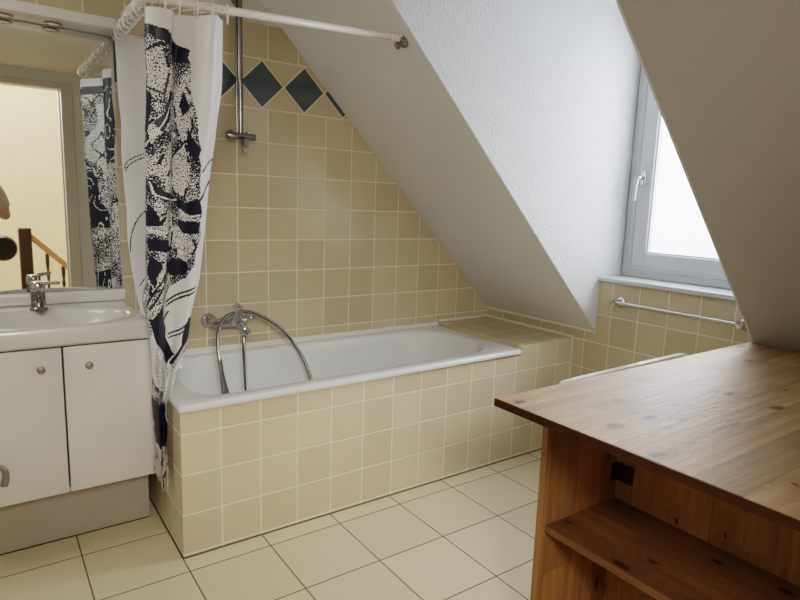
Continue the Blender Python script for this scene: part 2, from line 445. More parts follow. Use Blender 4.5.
# wall behind the camera with the doorway, and the hall beyond
DX0, DX1, DZ = -.86, .075, 2.115
bm = BM()
add_box(bm, XL, DX0, YW-.1, YW, 0, ZCEIL); add_box(bm, DX1+.08, X1+.1, YW-.1, YW, 0, ZCEIL)
add_box(bm, DX0, DX1+.08, YW-.1, YW, DZ+.045, ZCEIL)
struct('wall_front', bm, M_slope)
bm = BM()
add_box(bm, DX1, DX1+.088, YW-.11, YW+.012, 0, DZ+.05, .004)
add_box(bm, DX0-.07, DX0, YW-.11, YW+.012, 0, DZ+.05, .004)
add_box(bm, DX0, DX1, YW-.11, YW+.012, DZ, DZ+.05, .004)
add_box(bm, DX1-.012, DX1, YW-.09, YW-.05, 0, DZ, .002)
struct('door_1', bm, M_door)
bm = BM(); add_box(bm, -2.2, 1.6, -4.9, YW-.1, -.1, 0); struct('floor_hall', bm, plain('hall floor boards', (.34, .22, .12), .4))
bm = BM(); add_box(bm, -2.2, 1.6, -4.9, -4.8, 0, 3.0); struct('wall_hall', bm, M_hall)
bm = BM(); add_box(bm, -2.3, -2.2, -4.9, YW-.1, 0, 3.0); add_box(bm, 1.6, 1.7, -4.9, YW-.1, 0, 3.0); struct('wall_hall_side', bm, M_hall)
bm = BM(); add_box(bm, -2.3, 1.7, -4.9, YW-.1, 3.0, 3.1); struct('ceiling_hall', bm, M_hall)

# ------------------------------------------------------------------ stair rail in the hall (seen in the mirror)
t = thing('stair_railing', 'dark stair newel with sloping oak handrail and turned balusters reflected in the mirror', 'railing', (-.18, -3.6, 0))
bm = BM(); add_box(bm, -.235, -.125, -3.655, -3.545, 0, .93, .006); obj('newel_post', bm, M_maho, t)
bm = BM(); add_prism(bm, [(-.125, .80), (-.125, .875), (.62, .125), (.62, .05)], 'y', -3.63, -3.57); obj('handrail', bm, M_rail, t)
for bx in (-.0, .135, .27, .40):
    zt = .80-(bx+.125)*1.0
    bm = BM()
    add_lathe(bm, [(.018, 0), (.018, .06*zt), (.010, .12*zt), (.019, .3*zt), (.021, .4*zt), (.011, .5*zt), (.012, .6*zt), (.018, .68*zt), (.011, .76*zt), (.018, .84*zt), (.018, zt)], (bx, -3.6, 0), n=14)
    obj('baluster', bm, M_maho, t, smooth=True)

# ------------------------------------------------------------------ tub surround
t = thing('tub_surround', 'beige tiled tub surround with front panel and ledge at the right end', 'tub surround', (0, 0, 0))
bm = BM(); add_box(bm, 0, X1-.001, 0, .03, 0, .5475, 0); add_box(bm, 1.670, X1-.001, .0, .03, .5475, .597, .002); obj('front_panel', bm, M_tile_panel, t)
bm = BM(); add_box(bm, 0, .03, .031, YB-.001, 0, .5475, 0); obj('end_panel', bm, M_tile_end, t)
bm = BM(); add_box(bm, 1.670, X1-.001, .031, YB-.001, .30, .5985, .002); obj('ledge', bm, M_tile_ledge, t)
bm = BM()
add_box(bm, 1.670, X1-.001, YB-.009, YB-.001, .5986, .612, .002)
add_box(bm, X1-.009, X1-.001, .0, YB-.01, .5986, .612, .002)
add_box(bm, X1-.006, X1-.0005, -.004, -.0005, .02, .60, .0)
obj('edge_trim', bm, M_trim, t)

# ------------------------------------------------------------------ bathtub
def rrect(x0, x1, y0, y1, rl, rr, z, n=12):
    """rounded rectangle, radius rl on the left corners, rr on the right"""
    pts = []
    for cx, cy, r, a0 in ((x1-rr, y1-rr, rr, 0), (x0+rl, y1-rl, rl, PI/2), (x0+rl, y0+rl, rl, PI), (x1-rr, y0+rr, rr, 1.5*PI)):
        for k in range(n+1):
            a = a0 + PI/2*k/n
            pts.append((cx+r*math.cos(a), cy+r*math.sin(a), z))
    return pts
def tilt(lp):  # the rim stands a hair higher at its right end
    return [(x, y, z + (.010*(x/1.7) if z > .5 else 0)) for x, y, z in lp]
tub = thing('bathtub', 'white enamel built-in bathtub with a wide flat rim', 'bathtub', (.85, .33, 0))
bm = BM()
Z = .571
loops = [rrect(.034, 1.662, .034, .662, .02, .02, .50),
 rrect(.034, 1.662, .034, .662, .02, .02, .548),
 rrect(-.004, 1.668, -.012, .668, .018, .018, .5476),
 rrect(-.006, 1.669, -.014, .669, .02, .02, .553),
 rrect(-.005, 1.669, -.013, .669, .02, .02, Z-.006),
 rrect(-.001, 1.664, -.007, .666, .02, .02, Z-.001),
 rrect(.006, 1.658, .0, .662, .02, .02, Z),
 rrect(.075, 1.592, .052, .622, .11, .22, Z-.001),
 rrect(.082, 1.583, .058, .617, .11, .22, Z-.004),
 rrect(.090, 1.574, .065, .611, .11, .22, Z-.014),
 rrect(.098, 1.555, .073, .604, .11, .22, Z-.05),
 rrect(.118, 1.50, .088, .592, .11, .22, .42),
 rrect(.140, 1.40, .104, .578, .11, .21, .30),
 rrect(.165, 1.30, .122, .562, .11, .19, .22),
 rrect(.210, 1.21, .155, .530, .10, .16, .18),
 rrect(.28, 1.12, .20, .48, .08, .12, .165),
 rrect(.5, .9, .30, .38, .03, .03, .160)]
ring_loft(bm, [tilt(l) for l in loops], cap0=False, cap1=True)
obj('tub_shell', bm, M_enamel, tub, smooth=True, angle=60)
bm = BM(); add_lathe(bm, [(.001, .004), (.030, .004), (.033, 0)], (.30, .34, .164)); obj('drain', bm, M_chrome, tub, smooth=True)
bm = BM(); add_lathe(bm, [(.028, 0), (.028, .006), (.022, .010), (.001, .011)], (.119, .34, .43), (1, 0, .1)); obj('overflow_cover', bm, M_chrome, tub, smooth=True)
# pale sealing strip where tub meets the tiles
bm = BM()
add_prism(bm, [(YB-.0055, .571), (YB-.0005, .571), (YB-.0005, .598), (YB-.003, .598)], 'x', .0, 1.668)
obj('wall_seal', bm, M_trim, tub)

# ------------------------------------------------------------------ bath mixer and hand shower
t = thing('bath_mixer', 'chrome bath mixer tap on the tiles above the tub', 'tap', (.38, YB, .72))
for x in (.31, .455):
    bm = BM()
    add_lathe(bm, [(.036, 0), (.036, .004), (.028, .016), (.016, .024), (.014, .05)], (x, YB-.0005, .722), (0, -1, 0))
    obj('rosette', bm, M_chrome, t, smooth=True)
bm = BM()
add_tube(bm, [(.30, .607, .722), (.306, .607, .722), (.345, .605, .722), (.42, .605, .722), (.46, .607, .722), (.466, .607, .722)], [.014, .02, .021, .024, .021, .015], 16)
add_tube(bm, [(.41, .60, .72), (.41, .575, .745), (.41, .57, .785)], [.024, .026, .024], 16)
add_tube(bm, [(.43, .60, .715), (.444, .575, .69), (.448, .568, .672)], [.02, .018, .015], 14)
add_tube(bm, [(.44, .59, .70), (.452, .56, .675), (.455, .55, .662)], [.016, .016, .014], 14)
obj('mixer_body', bm, M_chrome, t, smooth=True)
bm = BM(); add_tube(bm, [(.41, .57, .785), (.41, .569, .80), (.41, .566, .805)], [.022, .022, .012], 16)
add_tube(bm, [(.41, .565, .797), (.385, .52, .812), (.355, .47, .80)], [.010, .008, .006], 10)
obj('lever_handle', bm, M_chrome, t, smooth=True)
bm = BM(); add_lathe(bm, [(.010, 0), (.013, .006), (.013, .02), (.008, .026)], (.475, .60, .735), (1, -.2, 0)); obj('diverter_knob', bm, M_chrome, t, smooth=True)
t = thing('hand_shower', 'chrome hand shower hanging on its looping hose in the tub', 'hand shower', (.33, .45, .4))
bm = BM()
add_tube(bm, spline([(.440, .57, .655), (.432, .55, .60), (.415, .49, .50), (.400, .43, .40), (.41, .40, .27), (.50, .36, .19), (.66, .38, .20), (.745, .46, .34), (.735, .515, .48), (.69, .555, .585), (.62, .565, .675), (.54, .57, .735), (.46, .57, .768), (.385, .56, .768), (.335, .545, .745), (.307, .525, .70), (.296, .50, .63), (.297, .48, .575)], 14), .0092, 10, ridge=.16)
obj('hose', bm, M_chrome_d, t, smooth=True, angle=180)
bm = BM()
add_tube(bm, spline([(.297, .48, .58), (.299, .475, .55), (.304, .468, .50), (.312, .46, .44), (.318, .455, .40)], 5), [.0095, .0095, .010, .010, .012, .014, .017, .019, .0215], 12)
obj('shower_handset', bm, M_chrome_d, t, smooth=True)

# ------------------------------------------------------------------ riser rail with slider
t = thing('shower_riser', 'vertical chrome shower rail with crossbar and holder on the back wall', 'shower rail', (.453, .63, 1.5))
bm = BM(); add_tube(bm, [(.453, .625, 1.555), (.453, .625, 2.13)], .0115, 14); obj('pole', bm, M_chrome_d, t, smooth=True)
bm = BM(); add_tube(bm, [(.438, .628, 1.555), (.438, .628, 2.13)], .005, 8); obj('water_tube', bm, M_chrome_d, t, smooth=True)
bm = BM(); add_tube(bm, [(.388, .62, 1.553), (.392, .62, 1.553), (.515, .62, 1.553), (.519, .62, 1.553)], [.012, .015, .015, .012], 16); obj('crossbar', bm, M_chrome_d, t, smooth=True)
for x in (.41, .497):
    bm = BM(); add_lathe(bm, [(.012, 0), (.012, .045)], (x, YB-.001, 1.567), (0, -1, 0)); obj('wall_fixing', bm, M_chrome_d, t, smooth=True)
bm = BM(); add_lathe(bm, [(.012, 0), (.020, .012), (.020, .03), (.016, .036)], (.453, .60, 1.525), (.25, -1, 0)); obj('holder', bm, M_chrome_d, t, smooth=True)
bm = BM(); add_tube(bm, [(.455, .60, 1.525), (.456, .592, 1.50), (.457, .588, 1.478)], [.010, .010, .011], 12); obj('outlet', bm, M_chrome, t, smooth=True)
bm = BM(); add_tube(bm, [(.453, .625, 2.12), (.453, .66, 2.135)], .012, 10); add_lathe(bm, [(.026, 0), (.026, .006), (.014, .02)], (.453, YB-.007, 2.135), (0, -1, 0)); obj('top_bracket', bm, M_chrome_d, t, smooth=True)

# ------------------------------------------------------------------ curtain rod
RC = (-.086, -.056, 1.852)    # corner of the rod
RE = (.805, -.064, 1.895)
t = thing('curtain_rod', 'cream white corner shower curtain rod fixed to wall and slope', 'curtain rod', RC)
bm = BM()
add_tube(bm, [(-.034, YB-.012, 1.905)] + spline([(-.078, .06, 1.860), (-.083, -.01, 1.855), (-.074, -.045, 1.852), (-.045, -.058, 1.852), (.01, -.0585, 1.854)], 5) + [RE], .0125, 14)
obj('pole', bm, M_rod, t, smooth=True, angle=180)
bm = BM(); add_lathe(bm, [(.0175, 0), (.0175, .005), (.0165, .016), (.015, .03)], (-.034, YB-.0005, 1.905), (0, -1, 0)); obj('wall_flange', bm, M_rod, t, smooth=True)
bm = BM()
d = Vector((-1, .0, -.048)).normalized()
add_tube(bm, [Vector(RE)-d*.012, Vector(RE)+d*.03], .0165, 14)
add_tube(bm, [Vector(RE)-d*.05, Vector(RE)-d*.02, Vector(RE)-d*.008], [.012, .014, .015], 12)
obj('rod_cap', bm, M_rod, t, smooth=True)
bm = BM()
nrm = Vector((-1, 0, -1)).normalized()
fx = Vector(RE)-d*.034; dist = (SUM-(fx.x+fx.z))/2; foot = Vector((fx.x+dist-.0005, fx.y, fx.z+dist-.0005))
add_lathe(bm, [(.030, 0), (.030, .004), (.022, .012), (.013, .018)], foot, nrm)
add_tube(bm, [foot+nrm*.012, foot+nrm*.035, fx-Vector((0, 0, .004))], [.012, .013, .013], 12)
obj('swivel_flange', bm, M_chrome_d, t, smooth=True)

# ------------------------------------------------------------------ shower curtain
KEYS = [
 (1.868, [(-.050,.60),(.080,.585),(.11,.52),(.045,.46),(.075,.38),(.002,.30),(.04,.20),(-.050,.102),(.020,.075),(.065,.115),(.135,.045),(.195,.066)]),
 (1.600, [(-.046,.59),(.075,.575),(.10,.51),(.040,.45),(.068,.37),(-.002,.29),(.03,.195),(-.056,.100),(.010,.070),(.055,.110),(.115,.042),(.181,.060)]),
 (1.400, [(-.044,.58),(.065,.565),(.085,.50),(.030,.44),(.06,.36),(-.01,.28),(.02,.19),(-.064,.098),(.000,.065),(.040,.105),(.095,.045),(.147,.060)]),
 (1.200, [(-.040,.57),(.055,.555),(.075,.49),(.022,.43),(.05,.355),(-.015,.275),(.01,.19),(-.069,.098),(-.01,.060),(.030,.100),(.080,.045),(.123,.060)]),
 (1.000, [(-.032,.55),(.04,.54),(.055,.48),(.01,.42),(.035,.35),(-.02,.27),(.0,.19),(-.074,.098),(-.03,.055),(.010,.100),(.055,.045),(.095,.060)]),
 (.880, [(-.024,.50),(.01,.48),(.005,.43),(-.03,.38),(.0,.32),(-.03,.26),(-.01,.19),(-.072,.098),(-.045,.050),(.0,.095),(.035,.042),(.066,.060)]),
 (.750, [(-.022,.40),(-.010,.36),(-.03,.33),(-.012,.29),(-.03,.26),(-.012,.225),(-.03,.18),(-.064,.098),(-.05,.045),(-.01,.085),(.012,.042),(.038,.060)]),
 (.600, [(-.022,.34),(-.012,.32),(-.03,.29),(-.014,.26),(-.03,.23),(-.016,.20),(-.03,.16),(-.056,.098),(-.045,.045),(-.015,.08),(-.006,.045),(.003,.065)]),
 (.555, [(-.022,.33),(-.014,.31),(-.028,.28),(-.014,.25),(-.028,.22),(-.016,.19),(-.030,.155),(-.054,.098),(-.043,.045),(-.020,.08),(-.016,.045),(-.014,.065)]),
 (.450, [(-.022,.26),(-.014,.25),(-.028,.23),(-.012,.21),(-.028,.19),(-.014,.17),(-.030,.14),(-.048,.10),(-.040,.055),(-.020,.08),(-.014,.052),(-.012,.066)]),
 (.370, [(-.022,.20),(-.014,.19),(-.026,.18),(-.012,.17),(-.026,.16),(-.014,.15),(-.030,.13),(-.042,.10),(-.036,.065),(-.022,.085),(-.018,.060),(-.014,.072)]),
 (.300, [(-.026,.20),(-.014,.18),(-.032,.17),(-.012,.16),(-.034,.15),(-.014,.14),(-.040,.125),(-.050,.10),(-.040,.065),(-.020,.09),(-.016,.055),(-.010,.070)]),
 (.245, [(-.026,.15),(-.018,.15),(-.030,.14),(-.016,.14),(-.034,.13),(-.018,.125),(-.036,.115),(-.040,.10),(-.034,.075),(-.020,.09),(-.018,.065),(-.012,.075)])]
for kz, pts in KEYS:      # the upper cloth hangs forward to the rod, the lower cloth is pulled back
    q = -.152*min(1, max(0, (kz-.88)/.90))
    for k in range(2, 12):
        wgt = min(1, (k-1)/6); sl = .22 if k <= 7 else .22+.13*(k-7)/4
        pts[k] = (pts[k][0]+sl*q*wgt, pts[k][1]+q*wgt)
    h = min(1, max(0, (.70-kz)/.15))
    for k in range(7, 12): pts[k] = (pts[k][0]-.006*h, pts[k][1]+.045*h)
NS, NT = 28, 620       # columns per control interval, rows
K = np.array([[list(p) for p in k[1]] for k in KEYS]); KZ = np.array([k[0] for k in KEYS])
def cr(P, t):   # Catmull-Rom along axis 0 at float positions t
    n = P.shape[0]; i = np.clip(np.floor(t).astype(int), 0, n-2); f = (t-i).reshape(-1, *([1]*(P.ndim-1)))
    p0 = P[np.clip(i-1, 0, n-1)]; p1 = P[i]; p2 = P[i+1]; p3 = P[np.clip(i+2, 0, n-1)]
    return .5*(2*p1 + (p2-p0)*f + (2*p0-5*p1+4*p2-p3)*f*f + (3*p1-p0-3*p2+p3)*f**3)
zs = np.linspace(KZ[0], KZ[-1], NT)
tk = np.interp(-zs, -KZ, np.arange(len(KZ)))
rows = cr(K, tk)                                    # NT x 12 x 2
ncol = 11*NS+1
sv = np.linspace(0, 11, ncol)
G = cr(np.transpose(rows, (1, 0, 2)), sv)           # ncol x NT x 2
G = np.transpose(G, (1, 0, 2))                      # NT x ncol x 2
rng = np.random.RandomState(3)
def vnoise(a, b, seed):   # value noise on arrays
    r = np.random.RandomState(seed).rand(256, 256)
    i = np.floor(a).astype(int); j = np.floor(b).astype(int); f = a-i; g = b-j
    f = f*f*(3-2*f); g = g*g*(3-2*g)
    q = lambda x, y: r[x % 256, y % 256]
    return (q(i,j)*(1-f)+q(i+1,j)*f)*(1-g) + (q(i,j+1)*(1-f)+q(i+1,j+1)*f)*g
S, ZZ = np.meshgrid(sv, zs)
# crumples near the hem and gentle wrinkles above
wr = (vnoise(S*1.7, ZZ*9, 5)-.5)*.010*np.clip((ZZ-.6)*3, 0, 1) + (vnoise(S*3, ZZ*38+S*2, 6)-.5)*.012*np.clip((.42-ZZ)*8, 0, 1)
zero = np.where((ZZ < .62), .25, 1.0)
X = G[:, :, 0] + wr*zero; Y = G[:, :, 1] + wr*1.0 + np.where(S > 8.2, .011*np.sin((S-8.2)*5.2)*np.clip((ZZ-.75)*3, 0, 1), 0)
X = np.where((ZZ < .60), np.minimum(X, -.0125), X)
X = np.where((Y > .185) & (ZZ < .80), np.maximum(X, -.0225), X)
hem = np.where(ZZ < .30, (vnoise(S*1.3, ZZ*0, 8)-.5)*.07*np.clip((.30-ZZ)/.055, 0, 1), 0)
wS = np.clip((S-1)/6, 0, 1)
Z3 = ZZ + hem - .152*np.clip((ZZ-.88)/.90, 0, 1)*wS*.46*(ZZ-1.24) + .022*np.clip((ZZ-1.6)/.26, 0, 1)*np.clip(1-S/3, 0, 1)
# ---- the printed picture, traced in image pixel coordinates: CX across the front half, V down
vz = [(8,1.868),(50,1.765),(100,1.60),(160,1.405),(220,1.20),(280,.99),(350,.745),(430,.46),(490,.25)]
V = np.interp(-ZZ, [-z for v, z in vz], [v for v, z in vz])
LX = np.interp(V, [0,300,340,400,490], [145,145,150,156,163]); RX = np.interp(V, [15,100,160,220,280,350,430,490], [228,222,213,207,200,185,172,168])
CX = LX + (S-7)/4*(RX-LX)
w1 = (vnoise(CX*.12, V*.12, 11)-.5)*5; w2 = (vnoise(CX*.12+9, V*.12, 12)-.5)*5
PX, PY = CX+w1*.6, V+w2*.6
def inpoly(poly):
    r = np.zeros(PX.shape, bool); n = len(poly)
    for i in range(n):
        x0, y0 = poly[i]; x1, y1 = poly[(i+1) % n]
        if y0 == y1: continue
        c = ((y0 > PY) != (y1 > PY)) & (PX < (x1-x0)*(PY-y0)/(y1-y0)+x0)
        r ^= c
    return r
def dline(pts):
    d = np.full(PX.shape, 1e9)
    for (x0, y0), (x1, y1) in zip(pts, pts[1:]):
        L2 = (x1-x0)**2+(y1-y0)**2
        t = np.clip(((CX-x0)*(x1-x0)+(V-y0)*(y1-y0))/L2, 0, 1)
        d = np.minimum(d, np.hypot(CX-x0-t*(x1-x0), V-y0-t*(y1-y0)))
    return d
sp = lambda pts: [(p.x, p.y) for p in spline([(a, b, 0) for a, b in pts], 6)]
ink = np.zeros(PX.shape)
body = inpoly([(60,30),(100,24),(145,27),(165,33),(192,52),(194,90),(198,130),(199,165),(196,200),(196,235),(190,262),(184,275),(170,285),(163,300),(152,335),(130,330),(90,320),(60,300)])
dens = .60 + 1.15*(vnoise(CX*.085+3, V*.05+CX*.03, 21)-.5) + .6*(vnoise(CX*.25, V*.16-CX*.05, 22)-.5)
ink = np.where(body, np.clip(dens, .34, .88), ink)
lights = [[(147,60),(160,50),(164,75),(160,98),(147,92)],[(174,96),(186,82),(193,95),(194,128),(186,150),(178,128)],[(148,132),(160,112),(168,108),(166,126),(152,150)],
 [(172,160),(188,142),(190,175),(184,198),(174,192)],[(152,176),(166,140),(172,146),(160,182)],[(147,212),(156,216),(170,208),(172,224),(160,236),(148,230)],[(176,236),(186,228),(192,246),(184,262),(176,256)],[(152,262),(164,258),(160,284),(150,292)]]
for q in lights:
    ink = np.where(inpoly(q) & body, np.minimum(ink, .26+.5*np.clip(vnoise(CX*.35, V*.3, 77)-.45, 0, 1)), ink)
    ink = np.where(body, np.maximum(ink, np.clip(1.7-dline(q+[q[0]])/.9, 0, 1)*(vnoise(CX*.2, V*.2, 78) > .42)), ink)
darks = [[(100,20),(145,27),(165,32),(165,36),(193,51),(192,66),(178,62),(160,46),(145,38),(100,34)],
 [(154,128),(168,94),(173,98),(166,122),(158,134)],[(145,92),(151,100),(150,128),(145,140)],[(186,90),(192,108),(186,116),(182,104)],[(190,128),(198,150),(196,168),(189,146)],
 [(150,182),(158,192),(172,196),(176,202),(160,202),(150,192)],[(176,198),(184,204),(196,200),(197,216),(186,214),(176,206)],
 [(147,204),(154,212),(156,222),(162,210),(158,226),(147,226)],[(148,238),(168,240),(172,250),(160,252),(148,246)],[(176,220),(196,222),(194,232),(180,232)],
 [(164,262),(174,256),(186,262),(184,272),(170,275)],[(150,252),(158,262),(152,285),(148,275)],[(140,200),(146,230),(141,262)]]
for q in darks: ink = np.where(inpoly(q), 1.0, ink)
ink = np.where(inpoly([(152,318),(160,300),(168,340),(172,352),(164,366),(158,350)]), 1, ink)
ink = np.where(inpoly([(184,316),(194,312),(190,342),(172,366),(168,362),(178,344)]), .97, ink)
ink = np.where(inpoly([(155,338),(163,348),(168,372),(166,396),(160,384),(156,366)]), .38, ink)
ink = np.where(inpoly([(181,344),(189,336),(182,352),(170,372),(170,364)]), .4, ink)
low = inpoly([(152,372),(160,384),(167,398),(170,430),(168,452),(163,452),(158,420)])
ink = np.where(low, np.clip(.78+1.0*(vnoise(CX*.3, V*.12, 31)-.5), 0, 1), ink)
ink = np.where(inpoly([(154,392),(162,402),(168,424),(166,450),(161,446),(158,416)]), 1, ink)
for pts, w in [([(122,170),(130,158),(140,150),(147,145)], .8), ([(133,256),(136,232),(146,212)], .8), ([(196,200),(205,188),(222,166)], .9), ([(200,172),(206,164),(216,156)], .7),
   ([(150,306),(156,292),(166,272),(171,250),(172,232)], .9), ([(147,302),(153,288),(163,268),(168,250)], .7),
   ([(166,300),(178,292),(192,285)], .8), ([(166,304),(178,296),(192,289)], .8), ([(168,332),(178,326),(188,316)], .7), ([(168,336),(178,330),(186,322)], .6),
   ([(150,316),(158,322),(168,310)], .9), ([(172,352),(165,345),(160,330)], .7), ([(118,120),(122,90),(130,60)], .5), ([(176,372),(184,366),(190,350)], .5)]:
    d_ = dline(sp(pts)); ink = np.maximum(ink, np.clip(1.6-d_/w, 0, 1))
for pts, w in [([(150,184),(154,196),(166,200),(176,200)], .7), ([(178,210),(186,216),(196,214)], .6), ([(147,228),(160,232),(172,228)], .6), ([(172,90),(168,130),(166,170),(171,230)], .5), ([(148,150),(158,130),(168,104)], .5), ([(158,346),(164,362),(168,392)], .5)]:
    d_ = dline(sp(pts)); ink = np.minimum(ink, np.clip(d_/w-.6, 0, 1))
# swirls on the half of the cloth that turns back along the wall leg
back = (S < 6.9) & (S > 2.9) & (ZZ < 1.83) & (ZZ > .80)
fl = 2.2*vnoise(S*1.6, ZZ*7, 41) + 1.0*vnoise(S*4, ZZ*17, 42)
sw = np.sin(4.5*fl + S*1.5 - ZZ*11); fl2 = vnoise(S*1.5+7, ZZ*6, 43)
fold = np.where(fl2 > .60, 1.0, np.where(fl2 > .28, .58+.4*(vnoise(S*4, ZZ*16, 44)-.5), .1))
ink = np.where(back, np.where(np.abs(sw) < .16, np.where(fl2 > .45, .05, 1), fold), ink)
ink = np.where((S < 6.9) & (S > 2.9) & (ZZ >= 1.79) & (ZZ < 1.83), 1, ink)
CX2 = np.interp(V, [33, 180, 270], [118, 125, 133]) + S*np.interp(V, [33, 270], [36, 20])  # image pixel columns across the left panel
def dline2(pts):
    d = np.full(CX2.shape, 1e9)
    for (x0, y0), (x1, y1) in zip(pts, pts[1:]):
        t = np.clip(((CX2-x0)*(x1-x0)+(V-y0)*(y1-y0))/((x1-x0)**2+(y1-y0)**2), 0, 1)
        d = np.minimum(d, np.hypot(CX2-x0-t*(x1-x0), V-y0-t*(y1-y0)))
    return d
left = np.zeros(ink.shape)
for pts in ([(127,168),(129,160),(136,152),(142,148),(150,144)], [(128,170),(131,163),(138,155),(150,147)], [(134,262),(135,246),(138,230),(144,216),(150,212)], [(140,300),(148,290),(152,280)]):
    left = np.maximum(left, np.clip(1.5-dline2(sp(pts))/.55, 0, 1))
left = np.where((CX2 > 141) & (V > 88) & (V < 125) & (CX2 > 150-np.abs(V-106)*-.35-6), .95, left)
ink = np.where(S < 1.5, left, ink)
ink = np.where(ZZ > 1.83, 0, ink)
stain = np.clip((.44-ZZ)/.06, 0, 1)*np.clip(.5+1.3*(vnoise(S*2.5, ZZ*30, 51)-.35), .2, 1)
ink = np.where(ZZ < .37, np.clip((vnoise(S*2.2+4, ZZ*46, 52)-.62)*6, 0, .9), ink)
ink = np.where(ink < .06, -.35, np.where(ink > .93, 1.4, ink))

verts = np.stack([X, Y, Z3], -1).reshape(-1, 3) - np.array(RC)
idx = np.arange(NT*ncol).reshape(NT, ncol)
faces = np.stack([idx[:-1, :-1], idx[:-1, 1:], idx[1:, 1:], idx[1:, :-1]], -1).reshape(-1, 4)
me = bpy.data.meshes.new('shower_curtain')
me.vertices.add(len(verts)); me.vertices.foreach_set('co', verts.ravel().astype(np.float32))
me.loops.add(faces.size); me.loops.foreach_set('vertex_index', faces.ravel().astype(np.int32))
me.polygons.add(len(faces)); me.polygons.foreach_set('loop_start', (np.arange(len(faces))*4).astype(np.int32))
me.update(); me.validate()
me.polygons.foreach_set('use_smooth', [True]*len(me.polygons))
a = me.attributes.new('ink', 'FLOAT', 'POINT'); a.data.foreach_set('value', ink.ravel().astype(np.float32))
a = me.attributes.new('stain', 'FLOAT', 'POINT'); a.data.foreach_set('value', stain.ravel().astype(np.float32))
uvl = me.uv_layers.new(name='UVMap')
uvc = np.stack([S*.095, ZZ], -1).reshape(-1, 2)[faces.ravel()]
uvl.data.foreach_set('uv', uvc.ravel().astype(np.float32))
me.materials.append(M_curtain)
cur = bpy.data.objects.new('shower_curtain', me); C.objects.link(cur); cur.location = RC
tag(cur, 'white shower curtain printed with navy stippled ink figures, bunched beside the tub', 'shower curtain')
# clear rings from curtain hem to rod
def rod_point(t):   # t 0..1 from the wall round the corner to the last ring
    if t < .62:
        q = t/.62; return Vector((-.038-.041*q, .61-.60*q, 1.901-.043*q)), 0
    q = (t-.62)/.38; return Vector((-.06+.222*q, -.0595, 1.853+.010*q)), PI/2
for k in range(13):
    p, a0 = rod_point(k/12); ang = a0+random.uniform(-.4, .4)
    bm = BM(); pts = []
    for m_ in range(17):
        a = 2*PI*m_/16
        pts.append((p.x + math.cos(ang)*.019*math.sin(a), p.y + math.sin(ang)*.019*math.sin(a), p.z-.012 + .028*math.cos(a)))
    add_tube(bm, pts, .0028, 8, cap=False)
    bmesh.ops.remove_doubles(bm, verts=bm.verts, dist=1e-5)
    obj('ring', bm, M_clear, cur, smooth=True, angle=180)
# crinkled clear ties at the head of the cloth
for k in range(14):
    p, a0 = rod_point((k+.3)/14.5); a = random.uniform(0, 6)
    pts = [p + Vector((.022*math.cos(a+q*1.9)+random.uniform(-.008, .008), .016*math.sin(a+q*1.9), -.026+.009*q+random.uniform(-.004, .004))) for q in range(6)]
    bm = BM(); add_tube(bm, spline(pts, 4), .0022, 6); obj('header_tie', bm, M_clear, cur, smooth=True, angle=180)

# ------------------------------------------------------------------ vanity cabinet
VX0, VX1 = -.645, -.036
t = thing('vanity_cabinet', 'white bathroom vanity cabinet with two doors and small round knobs', 'cabinet', (-.34, .44, 0))
for xa, xb in ((VX0+.004, VX0+.02), (VX1-.017, VX1-.001)):
    bm = BM(); add_box(bm, xa, xb, .232, YB-.002, .245, .779); obj('side_panel', bm, M_white, t)
bm = BM(); add_box(bm, VX0+.021, VX1-.018, .232, YB-.002, .245, .261); obj('bottom_panel', bm, M_white, t)
bm = BM(); add_box(bm, VX0+.021, VX1-.018, YB-.012, YB-.002, .262, .70); obj('back_panel', bm, M_white, t)
bm = BM(); add_box(bm, VX0+.006, VX1-.0, .364, .382, .0, .245); obj('plinth', bm, M_grey, t)
bm = BM(); add_box(bm, VX0+.006, VX1-.0, .3625, .3638, .0, .004); obj('plinth_seal', bm, M_black, t)
for x0, x1, kx in ((-.612, -.3235, -.386), (-.3185, -.0285, -.245)):
    bm = BM(); add_box(bm, x0, x1, .210, .2305, .250, .768, .0035, 2)
    d = base(obj('door', bm, M_white, t, smooth=True))
    bm = BM(); add_lathe(bm, [(.005, 0), (.005, .010), (.011, .014), (.0125, .02), (.010, .026), (.001, .028)], (kx, .2105, .703 if kx < -.3 else .700), (0, -1, 0), 18)
    obj('knob', bm, M_nickel, d, smooth=True)
    if kx < -.3:
        bm = BM()
        add_lathe(bm, [(.009, 0), (.009, .012), (.006, .02)], (-.546, .2105, .398), (0, -1, 0), 14)
        add_tube(bm, spline([(-.56, .185, .402), (-.53, .183, .405), (-.508, .182, .392), (-.503, .182, .365), (-.510, .184, .335)], 5), [.006]*6+[.0085]*6+[.010]*5+[.0115]*4, 12)
        h = obj('handle', bm, M_nickel, d, smooth=True); h['label'] = 'curved metal handle'

# washbasin top with oval bowl
t = thing('washbasin', 'white washbasin top with a shallow oval bowl and upstand', 'washbasin', (-.34, .42, .78))
bm = BM()
NN = 64
bx, by, ba, bb = -.345, .365, .262, .172
def rect_ring(x0, x1, y0, y1, z, r=.012):
    out = []
    for k in range(NN):
        a = 2*PI*(k+.5)/NN; c, s = math.cos(a), math.sin(a)
        # intersect ray from bowl centre with the rectangle
        ts = []
        if c > 1e-9: ts.append((x1-bx)/c)
        if c < -1e-9: ts.append((x0-bx)/c)
        if s > 1e-9: ts.append((y1-by)/s)
        if s < -1e-9: ts.append((y0-by)/s)
        tt = min(q for q in ts if q > 0)
        out.append([bx+c*tt, by+s*tt, z])
    for cx, cy in ((x0, y0), (x0, y1), (x1, y0), (x1, y1)):    # snap the nearest point to each corner
        k = min(range(NN), key=lambda i: (out[i][0]-cx)**2+(out[i][1]-cy)**2); out[k][0], out[k][1] = cx, cy
    return out
